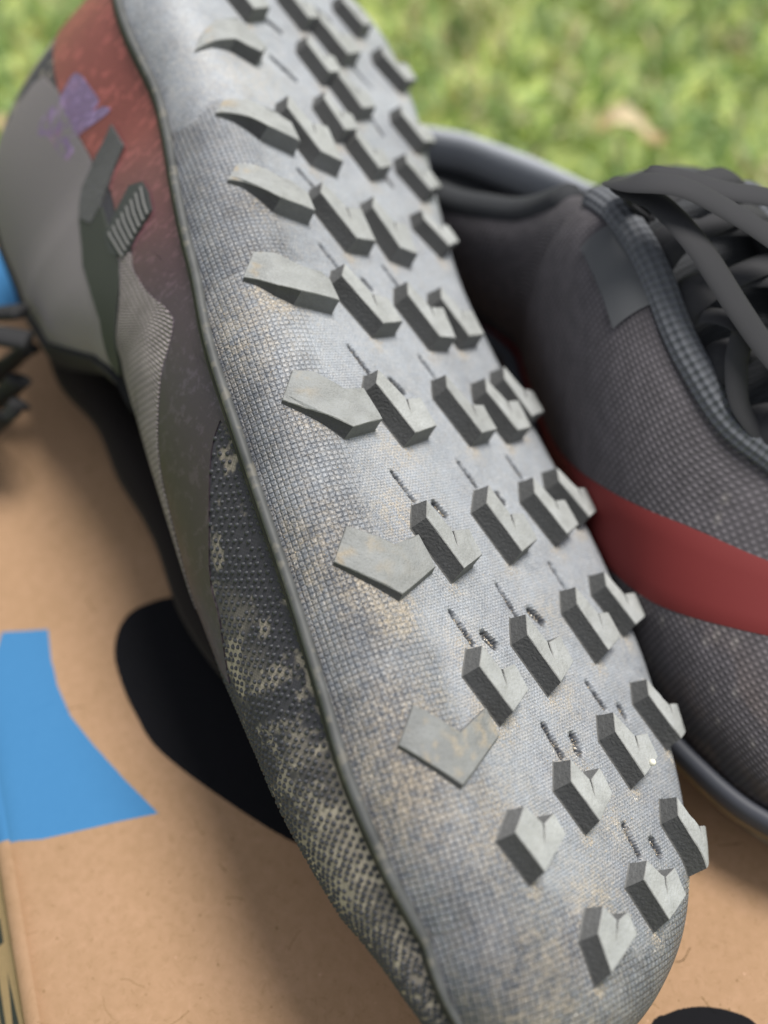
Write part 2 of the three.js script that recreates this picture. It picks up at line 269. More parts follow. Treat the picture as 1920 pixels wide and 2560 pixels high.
// central lugs, corners of the worn top in order: heel of left arm (outer, inner), notch, right arm (inner, outer), tip
const LUGS = [
  [[145, 9.5], null, null, null, [129, 20.5], [131.5, 14]], [[118, 6.5], [121.5, 9], null, null, [104, 18], [104.5, 11.5]],
  [[93, 0], [96.7, 3], [88, 7.5], [86.7, 12.3], [80, 13.3], [79.5, 6.3]], [[63.5, -5.5], [67, -2.8], [59, 2], [59, 6.7], [51.2, 7.5], [50, -0.6]],
  [[29.6, -9.6], [33.6, -7], [25.5, -3.5], [25.1, 1.8], [18.5, 2], [16.5, -5.5]], [[-4.4, -14.5], [-0.5, -11], [-6.5, -8.5], [-6.4, -4], [-12.5, -3.5], [-15.5, -11]],
  [[-36.5, -25.5], [-33, -20], [-37.5, -17], [-36.8, -13], [-41.5, -12.3], [-45.5, -22.3]], [[-60.5, -15], [-56.7, -10.5], [-60.5, -8], [-60.4, -4], [-65, -4], [-68, -15.3]],
  [[115, 23], null, null, null, [100.7, 31.5], [102.5, 26]], [[88, 20], null, null, null, [75, 30], [75.5, 24.3]],
  [[61, 17.5], [64.7, 19.3], [56, 23.5], [55.5, 27.5], [48.5, 28.2], [48, 22]], [[30.2, 11.5], [34.5, 15.2], [26.5, 18], [26, 22.5], [19, 23], [17, 15.5]],
  [[-1.5, 4], [3, 6.7], [-4.5, 9.5], [-4, 14.3], [-10.5, 14.5], [-13.6, 7.4]], [[-33, -4], [-29, -1], [-34.4, 2], [-33.2, 6.5], [-39, 6.6], [-42.6, -1]],
  [[-57, 4.5], [-54.2, 8], [-59, 11.5], [-58.6, 16], [-64.6, 16], [-66.6, 7.5]],
  [[87, 32], null, null, null, [76, 42], [75.5, 35.7]], [[59.2, 31.5], null, null, null, [48, 41.8], [47.5, 36]],
  [[30.5, 30.3], [34.6, 32.7], [27.5, 36.5], [27.3, 40.3], [20.3, 41], [18.5, 34.8]], [[1.5, 25.4], [5.6, 28], [-2, 31.5], [-2.5, 35.2], [-9, 35.6], [-11, 28.5]],
  [[-28, 17], [-24, 19.5], [-30.6, 23], [-31.3, 27.5], [-37, 27], [-39.2, 19.5]],
  [[62.5, 41], null, null, null, null, [51, 44.5]], [[32.3, 42], null, null, null, null, [21.5, 46.8]], [[3.5, 39.5], null, null, null, null, [-7.6, 43.4]], [[-24, 34.7], null, null, null, null, [-35.6, 38.2]], [[-50, 24.5], null, null, null, null, [-62, 27.5]],
  [[190.5, 33], null, null, null, null, [181.5, 36.5]], [[182, 41], null, null, null, null, [170.5, 45.6]], [[171.2, 30.3], null, null, null, null, [161.5, 33.6]], [[161, 36.8], null, null, null, null, [150.3, 40]], [[151.2, 25.8], null, null, null, null, [141, 28]], [[139, 31], null, null, null, null, [129, 34.2]],
  [[191, 11], null, null, null, null, [179.5, 15.8]], [[174, 62], null, null, null, null, [165, 67]], [[151, 56], null, null, null, null, [141.5, 60]], [[132.6, 47], null, null, null, null, [123.5, 51.5]], [[113, 42], null, null, null, null, [104.5, 47]], [[193, 56], null, null, null, null, [184.5, 60]],
];
for (const L of LUGS) { SAND.push([L[5][0] - 2.5, L[5][1] - 0.5, 2.6, 0.55]); if (L[2]) SAND.push([L[2][0] + 2.2, L[2][1] + 1, 1.8, 0.6]); }
const soleFields = (x, y) => {
  const u = UV0[0] + (x + 0.5) / SW * UVS[0], v = UV0[1] + (y + 0.5) / SH * UVS[1];
  return [u, v];
};
const soleMap = colorTex(SW, SH, (x, y) => {
  const [u, v] = soleFields(x, y), km = knurlMask(u, v), k = kn(u, v);
  const big = fbm(u / 16, v / 16, 4, 41), mid = fbm(u / 3.5, v / 3.5, 4, 43), fine = hash(x, y, 44), fine2 = hash(x >> 1, y >> 1, 45);
  let dustAndShade = 0.8 + (1 - km) * 0.3 * (weave(u, v) - 0.5) + 0.36 * (big - 0.5) + 0.26 * (mid - 0.5) + 0.22 * (fine2 - 0.5) + 0.34 * (fine - 0.5);
  const rimShade = sstep(-8, -42, v - (u > 100 ? 18 : 0)) ;  // shading of the left roll, painted into the colour along with the dust
  dustAndShade -= 0.42 * rimShade; dustAndShade -= 0.28 * sstep(-40, -85, u) * (0.6 + 0.8 * big);
  dustAndShade -= 0.22 * sstep(18, -45, u) * sstep(-30, 10, v) * (0.4 + big);
  dustAndShade -= km * (0.24 * (1 - k) + 0.1);
  dustAndShade += km * 0.18 * k * (big - 0.3);
  const cd = cutDist(u, v); dustAndShade *= sstep(-0.25, 0.35, cd + 0.5 * (mid - 0.5));
  dustAndShade = clamp(dustAndShade, 0.02, 1);
  let sand = 0; for (const s of SAND) { const d = ((u - s[0]) ** 2 + (v - s[1]) ** 2) / (s[2] * s[2]); if (d < 4) sand = Math.max(sand, s[3] * Math.exp(-d)); }
  const warm = clamp((1.25 * sand + 0.25) * sstep(0.5, 0.8, fbm(u * 0.9, v * 0.9, 3, 47) + 0.75 * (fine - 0.5) + 0.22 * sand) + (cd < 0.3 && fine > 0.86 ? 0.5 : 0) - (cd < 0.35 ? 0.35 : 0));
  const cool = [mix(0.05, 0.415, dustAndShade), mix(0.054, 0.442, dustAndShade), mix(0.066, 0.482, dustAndShade)];
  const s = 0.62 + 0.6 * fine;
  const tan = [0.52 * s, 0.43 * s, 0.31 * s], f = 0.9 + 0.2 * fine;
  return [0, 1, 2].map((c) => mix(cool[c] * f, tan[c], warm * 0.62));
});
const soleBump = grayTex(SW, SH, (x, y) => {
  const [u, v] = soleFields(x, y), km = knurlMask(u, v);
  return 0.35 + km * 0.5 * kn(u, v) + (1 - km) * (0.62 * weave(u, v) + 0.05) * sstep(165, 140, u) + 0.26 * (hash(x, y, 51) - 0.5) + 0.1 * (fbm(u * 1.5, v * 1.5, 2, 52) - 0.5);
});
const soleMat = std({ map: soleMap, bumpMap: soleBump, bumpScale: 0.0004, roughness: 0.47 });
{
  const step = 0.55, u0 = -96, v0 = -52, nu = Math.ceil(324 / step), nv = Math.ceil(150 / step), pos = [], uv = [], idx = [], id = new Int32Array((nu + 1) * (nv + 1)).fill(-1);
  let row = 0;
  for (let i = 0; i <= nu; i++) { let hint = nearest(u0 + i * step, v0); for (let j = 0; j <= nv; j++) {
    const u = u0 + i * step, v = v0 + j * step; 
    const n = nearest(u, v), k = K[n], sd = (u - k[0]) * NU[n][0] + (v - k[1]) * NU[n][1], lim = k[2] * R(k[3]);
    if (sd > lim + step * 1.6) continue;
    const cd = cutDist(u, v), hh = cd < 0.2 ? -1.5 * sstep(0.2, -0.3, cd) : 0;
    const p = tread(u, v, hh, n); id[i * (nv + 1) + j] = pos.length / 3; pos.push(...p); uv.push((u - UV0[0]) / UVS[0], (v - UV0[1]) / UVS[1]);
  } }
  for (let i = 0; i < nu; i++) for (let j = 0; j < nv; j++) { const a = id[i * (nv + 1) + j], b = id[(i + 1) * (nv + 1) + j], c = id[i * (nv + 1) + j + 1], d = id[(i + 1) * (nv + 1) + j + 1]; if (a >= 0 && b >= 0 && c >= 0 && d >= 0) idx.push(a, c, b, b, c, d); }
  var outsole = mesh('outsole', geo(pos, uv, idx), soleMat, shoeA);
}
// lugs
const lugMap = colorTex(512, 512, (x, y) => { const f = 0.8 + 0.34 * fbm(x / 22, y / 22, 4, 71) + 0.26 * (hash(x, y, 72) - 0.5), sp = hash(x, y, 73) > 0.93 ? 1.55 : 1; return [f * sp * 0.98, f * sp * 0.97, f * sp * 0.94]; }, true);
const lugBump = grayTex(512, 512, (x, y) => 0.5 + 0.5 * (fbm(x / 3, y / 3, 2, 74) - 0.5) + 0.25 * (hash(x, y, 75) - 0.5), true);
const lugMat = std({ map: lugMap, bumpMap: lugBump, bumpScale: 0.0003, vertexColors: true, roughness: 0.75 });
function lugGeometry(top, out, wear, split = 1.3) {
  // top: [u, v, h]; out: outward shift of each foot; the top edge is softened by a small chamfer
  const n = top.length, pos = [], uv = [], col = [];
  let A = 0; for (let i = 0; i < n; i++) { const a = top[i], b = top[(i + 1) % n]; A += a[0] * b[1] - b[0] * a[1]; }
  const ccw = A > 0 ? 1 : -1, en = top.map((a, i) => { const b = top[(i + 1) % n], dx = b[0] - a[0], dy = b[1] - a[1], l = Math.hypot(dx, dy) || 1; return [dy / l * ccw, -dx / l * ccw]; });
  const vn = top.map((_, i) => { const a = en[(i + n - 1) % n], b = en[i]; let x = a[0] + b[0], y = a[1] + b[1]; const l = x * x + y * y; if (l < 0.2) return [0, 0]; x *= 2 / l; y *= 2 / l; const m = Math.hypot(x, y); return m > 1.8 ? [x / m * 1.8, y / m * 1.8] : [x, y]; });
  const ch = 0.16, jit = () => (rnd() - 0.5) * 0.12;
  const T = top.map((p, i) => [p[0] - vn[i][0] * ch + jit(), p[1] - vn[i][1] * ch + jit(), p[2] + jit()]), E = top.map((p) => [p[0], p[1], Math.max(0.1, p[2] - ch * 1.3)]), B = top.map((p, i) => [p[0] + vn[i][0] * out[0] + out[1], p[1] + vn[i][1] * out[0] + out[2], -0.4]);
  const put = (p, c, w) => { pos.push(...tread(p[0], p[1], p[2])); uv.push(w[0] / 80, w[1] / 80); col.push(...c); };
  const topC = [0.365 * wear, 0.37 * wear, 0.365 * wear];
  const faces = THREE.ShapeUtils.triangulateShape(T.map((p) => new THREE.Vector2(p[0], p[1])), []);
  let tri = faces.map((f) => f.map((q) => T[q]));
  for (let it = 0; it < 8 && split; it++) { const nx = []; let any = false; for (const t of tri) { let li = 0, ll = 0; for (let k = 0; k < 3; k++) { const a = t[k], b = t[(k + 1) % 3], l = Math.hypot(a[0] - b[0], a[1] - b[1]); if (l > ll) { ll = l; li = k; } } if (ll > split) { any = true; const a = t[li], b = t[(li + 1) % 3], c = t[(li + 2) % 3], m = a.map((v, k) => (v + b[k]) / 2); nx.push([a, m, c], [m, b, c]); } else nx.push(t); } tri = nx; if (!any) break; }
  for (const [a, b, c] of tri) { const o = ((b[0] - a[0]) * (c[1] - a[1]) - (b[1] - a[1]) * (c[0] - a[0])) > 0 ? [a, c, b] : [a, b, c]; for (const p of o) { const g = 0.82 + 0.36 * fbm(p[0] / 2.6, p[1] / 2.6, 3, 171), w = sstep(0.55, 0.72, fbm(p[0] / 1.7 + 9, p[1] / 1.7, 3, 172)) * sstep(2.2, 0.8, p[2]); put(p, [mix(topC[0] * g * 0.98, 0.36, w), mix(topC[1] * g, 0.31, w), mix(topC[2] * g * 1.02, 0.24, w)], p); } }
  let run = 0;
  for (let i = 0; i < n; i++) {
    const j = (i + 1) % n, e = en[i], len = Math.hypot(top[j][0] - top[i][0], top[j][1] - top[i][1]);
    // side tone by facing: left faces darkest, toe and heel faces lighter
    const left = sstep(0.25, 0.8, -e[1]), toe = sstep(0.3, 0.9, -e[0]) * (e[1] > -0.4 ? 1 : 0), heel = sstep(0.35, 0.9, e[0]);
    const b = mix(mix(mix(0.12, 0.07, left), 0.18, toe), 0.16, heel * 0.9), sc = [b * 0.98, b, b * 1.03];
    const quad = (p, q, r, s, c1, c2, w) => { const o = [[p, c1, w[0]], [q, c1, w[1]], [r, c2, w[2]], [p, c1, w[0]], [r, c2, w[2]], [s, c2, w[3]]]; if (ccw < 0) o.reverse(); for (const [a, c, x] of o) put(a, c, x); };
    const w = (h0, h1) => [[run, h0], [run + len, h0], [run + len, h1], [run, h1]];
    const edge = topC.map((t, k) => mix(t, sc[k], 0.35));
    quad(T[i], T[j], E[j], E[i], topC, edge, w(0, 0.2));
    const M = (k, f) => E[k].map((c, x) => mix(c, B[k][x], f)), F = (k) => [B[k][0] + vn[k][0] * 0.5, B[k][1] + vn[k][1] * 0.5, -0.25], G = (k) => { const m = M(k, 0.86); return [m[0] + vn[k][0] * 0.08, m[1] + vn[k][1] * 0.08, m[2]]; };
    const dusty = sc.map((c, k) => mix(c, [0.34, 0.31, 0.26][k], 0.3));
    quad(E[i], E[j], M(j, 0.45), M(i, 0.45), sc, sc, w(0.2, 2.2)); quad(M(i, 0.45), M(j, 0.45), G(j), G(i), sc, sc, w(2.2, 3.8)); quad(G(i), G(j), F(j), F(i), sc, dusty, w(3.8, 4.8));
    run += len;
  }
  return geo(pos, uv, null, col);
}
const LUGREL = [[12.7, -4.3], [16.8, -2], [9, 2], [8.8, 6.7], [2, 7.3], [0, 0]];
LUGS.forEach((L, n) => {
  const TH = L[0], TT = L[5], dx = TH[0] - TT[0], dy = TH[1] - TT[1], sc = Math.hypot(dx, dy) / Math.hypot(12.7, 4.3), an = Math.atan2(dy, dx) - Math.atan2(-4.3, 12.7);
  const P = L.map((p, k) => p ?? [TT[0] + sc * (LUGREL[k][0] * Math.cos(an) - LUGREL[k][1] * Math.sin(an)), TT[1] + sc * (LUGREL[k][0] * Math.sin(an) + LUGREL[k][1] * Math.cos(an))]);
  const tip = [mix(P[2][0], TT[0], 0.46), mix(P[2][1], TT[1], 0.42)], N = P[2], px = tip[1] - N[1], py = -(tip[0] - N[0]), pl = Math.hypot(px, py) * 3.4;
  // the notch runs on as a thin split towards the tip
  const wx = px / pl, wy = py / pl, sg = (P[1][0] - N[0]) * wx + (P[1][1] - N[1]) * wy > 0 ? 1 : -1;
  const poly = [P[0], P[1], [N[0] + wx * sg * 0.9, N[1] + wy * sg * 0.9], tip, [N[0] - wx * sg * 0.9, N[1] - wy * sg * 0.9], P[3], P[4], P[5]];
  const h = n > 24 ? 4 : 4.4;
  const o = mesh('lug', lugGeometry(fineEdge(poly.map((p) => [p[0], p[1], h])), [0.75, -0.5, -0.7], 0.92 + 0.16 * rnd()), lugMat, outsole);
});
// long lugs that wrap over the left edge: top corners with their height
const WINGS = [
  [[166.5, -6, 0.6], [170.5, -3, 0.8], [174.5, 2, 2], [174.5, 7.5, 4], [166, 13.5, 4], [163.5, 10.5, 4], [167, 4, 3.4], [167.5, -1, 1.5]],
  [[146, -9, 0.8], [149.5, -5.5, 0.8], [148, -0.5, 2], [143, 5.5, 4], [140, 8.5, 4.2], [134, 8.3, 4.4], [137.5, -0.5, 4.4], [140.5, -3, 3.5], [143.5, -5.8, 2]],
  [[125, -15, 0.8], [129, -11, 0.8], [127.5, -7.5, 1.5], [123, -3, 3], [121.5, -0.5, 3.5], [117.7, 2.5, 4], [112, 1.7, 4.4], [115, -7.5, 4.4], [119, -9.7, 3], [122.5, -12, 1.5]],
  [[97.5, -23, 1], [103.3, -18, 1], [101.5, -14, 1.5], [96.5, -10, 3], [94.5, -5.5, 3.8], [92, -4, 4], [86, -4.5, 4.4], [88.5, -14.5, 4.2], [91.5, -18, 3], [95, -20.5, 1.5]],
  [[65, -28, 0.8], [71, -23, 0.8], [69.3, -18.7, 1.3], [63.5, -14.3, 2.8], [63, -9, 3.5], [54.5, -8.3, 4], [53.3, -18, 4], [57.5, -21.3, 2.8], [61, -24.5, 1.5]],
  [[26.8, -33, 1], [33, -27.5, 1], [26, -19.5, 1.8], [27, -11.5, 2], [19, -11, 2], [15, -23.5, 2], [21, -28.5, 1.5]],
  [[-12.5, -37.5, 0.9], [-6.5, -31.5, 0.9], [-15, -24.5, 1.3], [-12.5, -14.7, 1.3], [-18.5, -14.3, 1.3], [-24.5, -29.5, 1.2]],
];
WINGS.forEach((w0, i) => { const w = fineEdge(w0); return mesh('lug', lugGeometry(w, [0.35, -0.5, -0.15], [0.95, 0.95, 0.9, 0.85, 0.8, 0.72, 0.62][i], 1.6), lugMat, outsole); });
mesh('pebble', (() => { const g = new THREE.IcosahedronGeometry(0.0008, 1); g.translate(...tread(-37.4, 23.6, 4.8)); return g; })(), std({ color: 0xf2eedd, roughness: 0.5 }), outsole);

{ // loose grains of sand on the rubber, thickest in the dirty places and the cuts
  const pos = [], col = [], t = new THREE.TetrahedronGeometry(1, 1).getAttribute('position');
  const grainAt = (u, v, r) => { const p = tread(u, v, 0.02 - (cutDist(u, v) < 0 ? 0.9 : 0)), k = 0.6 + 0.6 * rnd(), c = rnd() < 0.2 ? [0.75 * k, 0.72 * k, 0.66 * k] : [0.5 * k, 0.41 * k, 0.29 * k], a = rnd() * 6.28, ca = Math.cos(a), sa = Math.sin(a); for (let i = 0; i < t.count; i++) { const x = t.getX(i) * r, y = t.getY(i) * r * 0.7, z = t.getZ(i) * r; pos.push(p[0] + x * ca - z * sa, p[1] + y, p[2] + x * sa + z * ca); col.push(...c); } };
  for (const s of SAND) for (let i = 0; i < 60 * s[3]; i++) { const r = s[2] * Math.sqrt(-Math.log(1 - rnd() * 0.95)) * 0.75, a = rnd() * 6.283; grainAt(s[0] + r * Math.cos(a), s[1] + r * Math.sin(a), 0.0001 + 0.00014 * rnd() * rnd()); }
  for (const c of CUTS) for (let i = 0; i < 12; i++) { const k = rnd(), w = (rnd() - 0.5) * 0.8; grainAt(mix(c[0], c[2], k), mix(c[1], c[3], k) + w, 0.00012 + 0.00012 * rnd()); }
  for (let i = 0; i < 900; i++) grainAt(-75 + 190 * rnd(), -36 + 80 * rnd(), 0.00008 + 0.00008 * rnd());
  mesh('sand_grains', geo(pos, null, null, col), std({ vertexColors: true, roughness: 0.8 }), outsole, { kind: 'stuff' });
}
// bead along the rim of the sole
const beadMap = colorTex(512, 64, (x, y) => { const f = fbm(x / 12, y / 8, 3, 81), g = fbm(x / 40, y / 20, 3, 82), t = sstep(0.58, 0.8, f); return [mix(0.035 + 0.07 * g, 0.22, t * 0.4), mix(0.038 + 0.07 * g, 0.2, t * 0.4), mix(0.038 + 0.07 * g, 0.16, t * 0.4)]; }, true);
{
  const beadMat = std({ map: beadMap, bumpMap: lugBump, bumpScale: 0.00008, roughness: 0.6 });
  beadMap.repeat.set(12, 60);
  const path = (off, out) => { const P = [], U = []; for (let i = -20; i <= 566; i += 2) { const j = (i + NK) % NK, r = RIM[j], n = NU[j]; P.push(new THREE.Vector3(...toLocal(r[0] + n[0] * out, r[1] + n[1] * out, r[2] - off))); U.push(new THREE.Vector3(n[0], 0.3, n[1])); } return [P, U]; };
  const tp = (t) => 1 - 0.45 * sstep(0.42, 0.5, t);
  const [a, ua] = path(0.6, 0.3); mesh('rim_bead', ribbon(a, 0.0012, 0.0014, 10, ua, tp), beadMat, shoeA);
  const [b, ub] = path(2.6, -0.2); mesh('rim_welt', ribbon(b, 0.0011, 0.001, 8, ub, tp), std({ map: beadMap, color: new THREE.Color().setRGB(0.28, 0.26, 0.23), roughness: 0.7 }), shoeA);
}

// upper: from the rim over to a ridge line inside the shoe
const HS = [[-90, -61, -53, -47, -38, -24, -10, 2, 18, 42, 81, 105, 118, 128, 135, 160, 220], [16, 15, 20, 25, 31, 36, 41, 45, 50, 54, 55, 57, 66, 80, 90, 98, 98]];
const avg = (A, n) => A.map((_, i) => { const o = A[0].map(() => 0); for (let k = -n; k <= n; k++) A[(i + k + NK) % NK].forEach((v, c) => { o[c] += v / (2 * n + 1); }); return o; });
const RIMS = avg(avg(RIM, 8), 8), NUS = avg(avg(NU, 10), 10), RIMU = RIM.map((r, i) => { const w = sstep(222, 240, i) * sstep(330, 290, i); return r.map((v, c) => mix(v, RIMS[i][c], w)); }), NUU = NU.map((r, i) => { const w = sstep(222, 240, i) * sstep(330, 290, i); return r.map((v, c) => mix(v, NUS[i][c], w)); });
function upper(fi, psi, off = 0) {
  const f = ((fi % NK) + NK) % NK, i = Math.floor(f), j = (i + 1) % NK, w = f - i;
  const r = [0, 1, 2].map((k) => mix(RIMU[i][k], RIMU[j][k], w)), n = [0, 1].map((k) => mix(NUU[i][k], NUU[j][k], w)), s = r[0];
  const x = clamp((s + 45) / 215), cs = -45 + 215 * x, ct = 2 + 32 * x, e = interp(s, [90, 150], [0.5, 0.22]), k = (2 * psi / Math.PI) ** 2;
  const q = Math.pow(Math.abs(Math.cos(psi)), e), H = mix(interp(s, ...HS), interp(clamp(s, -45, 170), ...HS), k);
  const bul = interp(s, [90, 150], [6, 11]) * sstep(0.5, -0.3, n[1]) * Math.sin(2 * psi) + 0.0;
  const ins = -0.6;
  return [cs + (r[0] - cs) * q + n[0] * (bul + ins), ct + (r[1] - ct) * q + n[1] * (bul + ins), r[2] - 1.2 - H * Math.sin(psi)];
}
function upperAt(fi, psi, off) {
  const P = (a, b) => new THREE.Vector3(...toLocal(...upper(a, b))), p = P(fi, psi);
  if (!off) return p;
  const a = P(fi + 1.5, psi).sub(P(fi - 1.5, psi)), b = P(fi, psi + 0.02).sub(P(fi, Math.max(0.001, psi - 0.02)));
  const n = a.cross(b).normalize(), ref = new THREE.Vector3(NU[((Math.round(fi) % NK) + NK) % NK][0], -Math.sin(psi), NU[((Math.round(fi) % NK) + NK) % NK][1]);
  if (n.dot(ref) < 0) n.negate();
  return p.addScaledVector(n, off / 1000);
}
const OVER = [[0, 0.01], [0, 0.3], [20, 0.3], [28, 0.3], [39, 0.29], [48, 0.28], [64, 0.25], [74, 0.25], [85, 0.24], [94, 0.285], [105, 0.26], [114, 0.2], [118, 0.18], [122, 0.24], [125, 0.33], [129, 0.41], [132, 0.47], [136, 0.55], [142, 0.63], [152, 0.7], [165, 0.84], [174, 0.85], [180, 0.7], [181, 0.67], [171, 0.51], [165, 0.47], [157, 0.34], [149, 0.22], [145, 0.15], [142, 0.07], [140, 0.01]];
const upTex = colorTex(2048, 512, (x, y) => {
  const i = x / 2048 * 300, psi = y / 512 * 1.57, U = i * 1.3, V = psi * 45, n = 0.75 * fbm(U / 5, V / 5, 4, 91) + 0.25 * fbm(U / 1.3, V / 1.3, 3, 94), m = fbm(U / 22, V / 22, 3, 92);
  const toe = sstep(195, 235, i), dusty = clamp(sstep(0.5, 0.66, n) * mix(0.62, 0.8, toe) + toe * 0.5 + 0.03 + 0.4 * sstep(0.55, 0.7, m) * sstep(150, 190, i)), fine = 0.75 + 0.5 * hash(x, y, 93), rib = 0.8 + 0.2 * Math.sin(U * 7) * Math.sin(V * 7);
  const c = [mix(0.045, 0.53, dusty), mix(0.046, 0.46, dusty), mix(0.062, 0.37, dusty)];
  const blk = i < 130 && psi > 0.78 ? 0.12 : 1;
  return c.map((v) => v * fine * rib * blk);
});
const upBump = grayTex(512, 512, (x, y) => 0.5 + 0.5 * Math.sin(x * Math.PI / 8) * Math.sin(y * Math.PI / 8), true);
{
  const pos = [], uv = [], idx = [], n = 34;
  for (let i = 0; i <= NK; i++) for (let j = 0; j <= n; j++) { const psi = 1.5 * j / n * 1.047; pos.push(...upperAt(i, psi, 0).toArray()); uv.push((i <= 300 ? i : 600 - i > 0 ? clamp(300 - (i - 300) * 1.08, 0, 300) : 0) / 300, psi / 1.57); if (i && j) { const a = (i - 1) * (n + 1) + j - 1, b = a + n + 1; idx.push(a, a + 1, b, b, a + 1, b + 1); } }
  var upA = mesh('upper', geo(pos, uv, idx), std({ map: upTex, roughness: 0.9 }), shoeA);
}
// thin pieces laid on the upper, outlined in (position along the rim, angle down the side)
function patch(name, poly, off, mat, parent, colorAt, soft = true) {
  const S = (p) => [p[0] * 1.3, p[1] * 45];
  let P = poly.map(S); if (soft) P = spline(P, 3, true);
  const dense = []; P.forEach((p, i) => { const q = P[(i + 1) % P.length], l = Math.hypot(q[0] - p[0], q[1] - p[1]), m = Math.max(1, Math.ceil(l / 2.5)); for (let k = 0; k < m; k++) dense.push([mix(p[0], q[0], k / m), mix(p[1], q[1], k / m)]); });
  let tris = THREE.ShapeUtils.triangulateShape(dense.map((p) => new THREE.Vector2(...p)), []).map((f) => f.map((k) => dense[k]));
  for (let it = 0; it < 9; it++) { const out = []; let split = false; for (const t of tris) { let li = 0, ll = 0; for (let k = 0; k < 3; k++) { const a = t[k], b = t[(k + 1) % 3], l = Math.hypot(a[0] - b[0], a[1] - b[1]); if (l > ll) { ll = l; li = k; } } if (ll > 3) { split = true; const a = t[li], b = t[(li + 1) % 3], c = t[(li + 2) % 3], m = [(a[0] + b[0]) / 2, (a[1] + b[1]) / 2]; out.push([a, m, c], [m, b, c]); } else out.push(t); } tris = out; if (!split) break; }
  const pos = [], uv = [], col = [], idx = [], seen = new Map();
  const vert = (p, o) => { const key = `${p[0].toFixed(3)},${p[1].toFixed(3)},${o}`; if (seen.has(key)) return seen.get(key); const id = pos.length / 3; seen.set(key, id); pos.push(...upperAt(p[0] / 1.3, Math.max(0.004, p[1] / 45), o).toArray()); uv.push(p[0] / 30, p[1] / 30); if (colorAt) col.push(...colorAt(p[0] / 1.3, p[1] / 45)); return id; };
  for (const t of tris) idx.push(...t.map((p) => vert(p, off)));
  const nTop = pos.length / 3;
  for (let k = 0; k < dense.length; k++) { const a = dense[k], b = dense[(k + 1) % dense.length], i0 = pos.length / 3; for (const [p, o] of [[a, off], [b, off], [b, -0.3], [a, -0.3]]) { pos.push(...upperAt(p[0] / 1.3, Math.max(0.004, p[1] / 45), o).toArray()); uv.push(p[0] / 30, p[1] / 30); if (colorAt) col.push(...colorAt(p[0] / 1.3, p[1] / 45)); } idx.push(i0, i0 + 1, i0 + 2, i0, i0 + 2, i0 + 3); }
  return mesh(name, geo(pos, uv, idx, colorAt ? col : null), mat, parent);
}
const scuff = colorTex(1024, 1024, (x, y) => { const n = fbm(x / 60, y / 60, 5, 101), m = fbm(x / 12, y / 12, 4, 102), k = sstep(0.56, 0.68, n * 0.7 + m * 0.3 + 0.02), sp = hash(x, y, 103) > 0.988 ? 0.5 : 0, f = 0.9 + 0.2 * m; return [0.5 * f + 0.3 * k + sp, 0.5 * f + 0.31 * k + sp, 0.5 * f + 0.33 * k + sp]; }, true);
const GRAD = [[0, 52, 66, 78, 92, 110, 130, 155], [[0.46, 0.125, 0.11], [0.44, 0.125, 0.11], [0.32, 0.12, 0.12], [0.25, 0.1, 0.115], [0.17, 0.09, 0.108], [0.125, 0.085, 0.11], [0.095, 0.075, 0.1], [0.075, 0.052, 0.07]]];
patch('side_overlay', OVER, 0.35, std({ map: scuff, vertexColors: true, roughness: 0.5 }), upA, (i, p) => [0, 1, 2].map((k) => interp(i + 40 * (p - 0.2), GRAD[0], GRAD[1].map((c) => c[k]))));
const yarn = (() => { const hgt = (x, y) => { const a = (x * 0.5 + y * 0.86) / 9.5, r = a - Math.floor(a), tw = Math.sin((x * 0.86 - y * 0.5) / 4.2 + Math.floor(a) * 2.4); return clamp(1 - Math.abs(r - 0.5) * 2) * (0.72 + 0.28 * tw); }; return { map: colorTex(512, 512, (x, y) => { const h = hgt(x, y), f = (0.1 + 1.35 * h) * (0.75 + 0.5 * fbm(x / 50, y / 50, 3, 111)); return [0.45 * f, 0.395 * f, 0.41 * f]; }, true), bump: grayTex(512, 512, hgt, true) }; })();
yarn.map.repeat.set(0.62, 0.62); yarn.bump.repeat.set(0.62, 0.62);
const yarnMat = std({ map: yarn.map, bumpMap: yarn.bump, bumpScale: 0.0009, roughness: 0.55, metalness: 0 });
patch('heel_panel', [[19, 0.42], [25, 0.33], [28, 0.305], [35, 0.3], [39, 0.295], [48, 0.29], [55, 0.34], [67, 0.4], [79, 0.44], [96, 0.59], [107, 0.74], [107, 0.92], [95, 1.0], [71, 1.02], [52, 1.12], [39, 1.15], [25, 1.1], [19, 0.9]], 0.5, std({ color: new THREE.Color().setRGB(0.2, 0.18, 0.193), bumpMap: upBump, bumpScale: 0.0001, roughness: 0.85 }), upA);
patch('side_strap', [[55, 0.34], [66, 0.3], [87, 0.32], [99, 0.49], [112, 0.75], [110, 0.9], [96, 0.62], [79, 0.46], [62, 0.39]], 0.8, std({ color: new THREE.Color().setRGB(0.035, 0.04, 0.035), roughness: 0.8 }), upA);
patch('woven_panel', [[74, 0.275], [85, 0.255], [94, 0.29], [105, 0.26], [114, 0.2], [118, 0.18], [122, 0.24], [125, 0.33], [129, 0.41], [132, 0.47], [136, 0.55], [142, 0.63], [152, 0.7], [165, 0.84], [155, 0.95], [135, 0.92], [117, 0.74], [107, 0.63], [99, 0.46], [89, 0.34], [80, 0.33]], 0.55, yarnMat, upA);
patch('pull_strip', [[44, 0.17], [56, 0.155], [64, 0.25], [68, 0.3], [70, 0.36], [65, 0.4], [55, 0.35], [48, 0.26]], 1.0, std({ color: new THREE.Color().setRGB(0.085, 0.085, 0.09), bumpMap: grain, bumpScale: 0.0003, roughness: 0.85 }), upA, null, false);
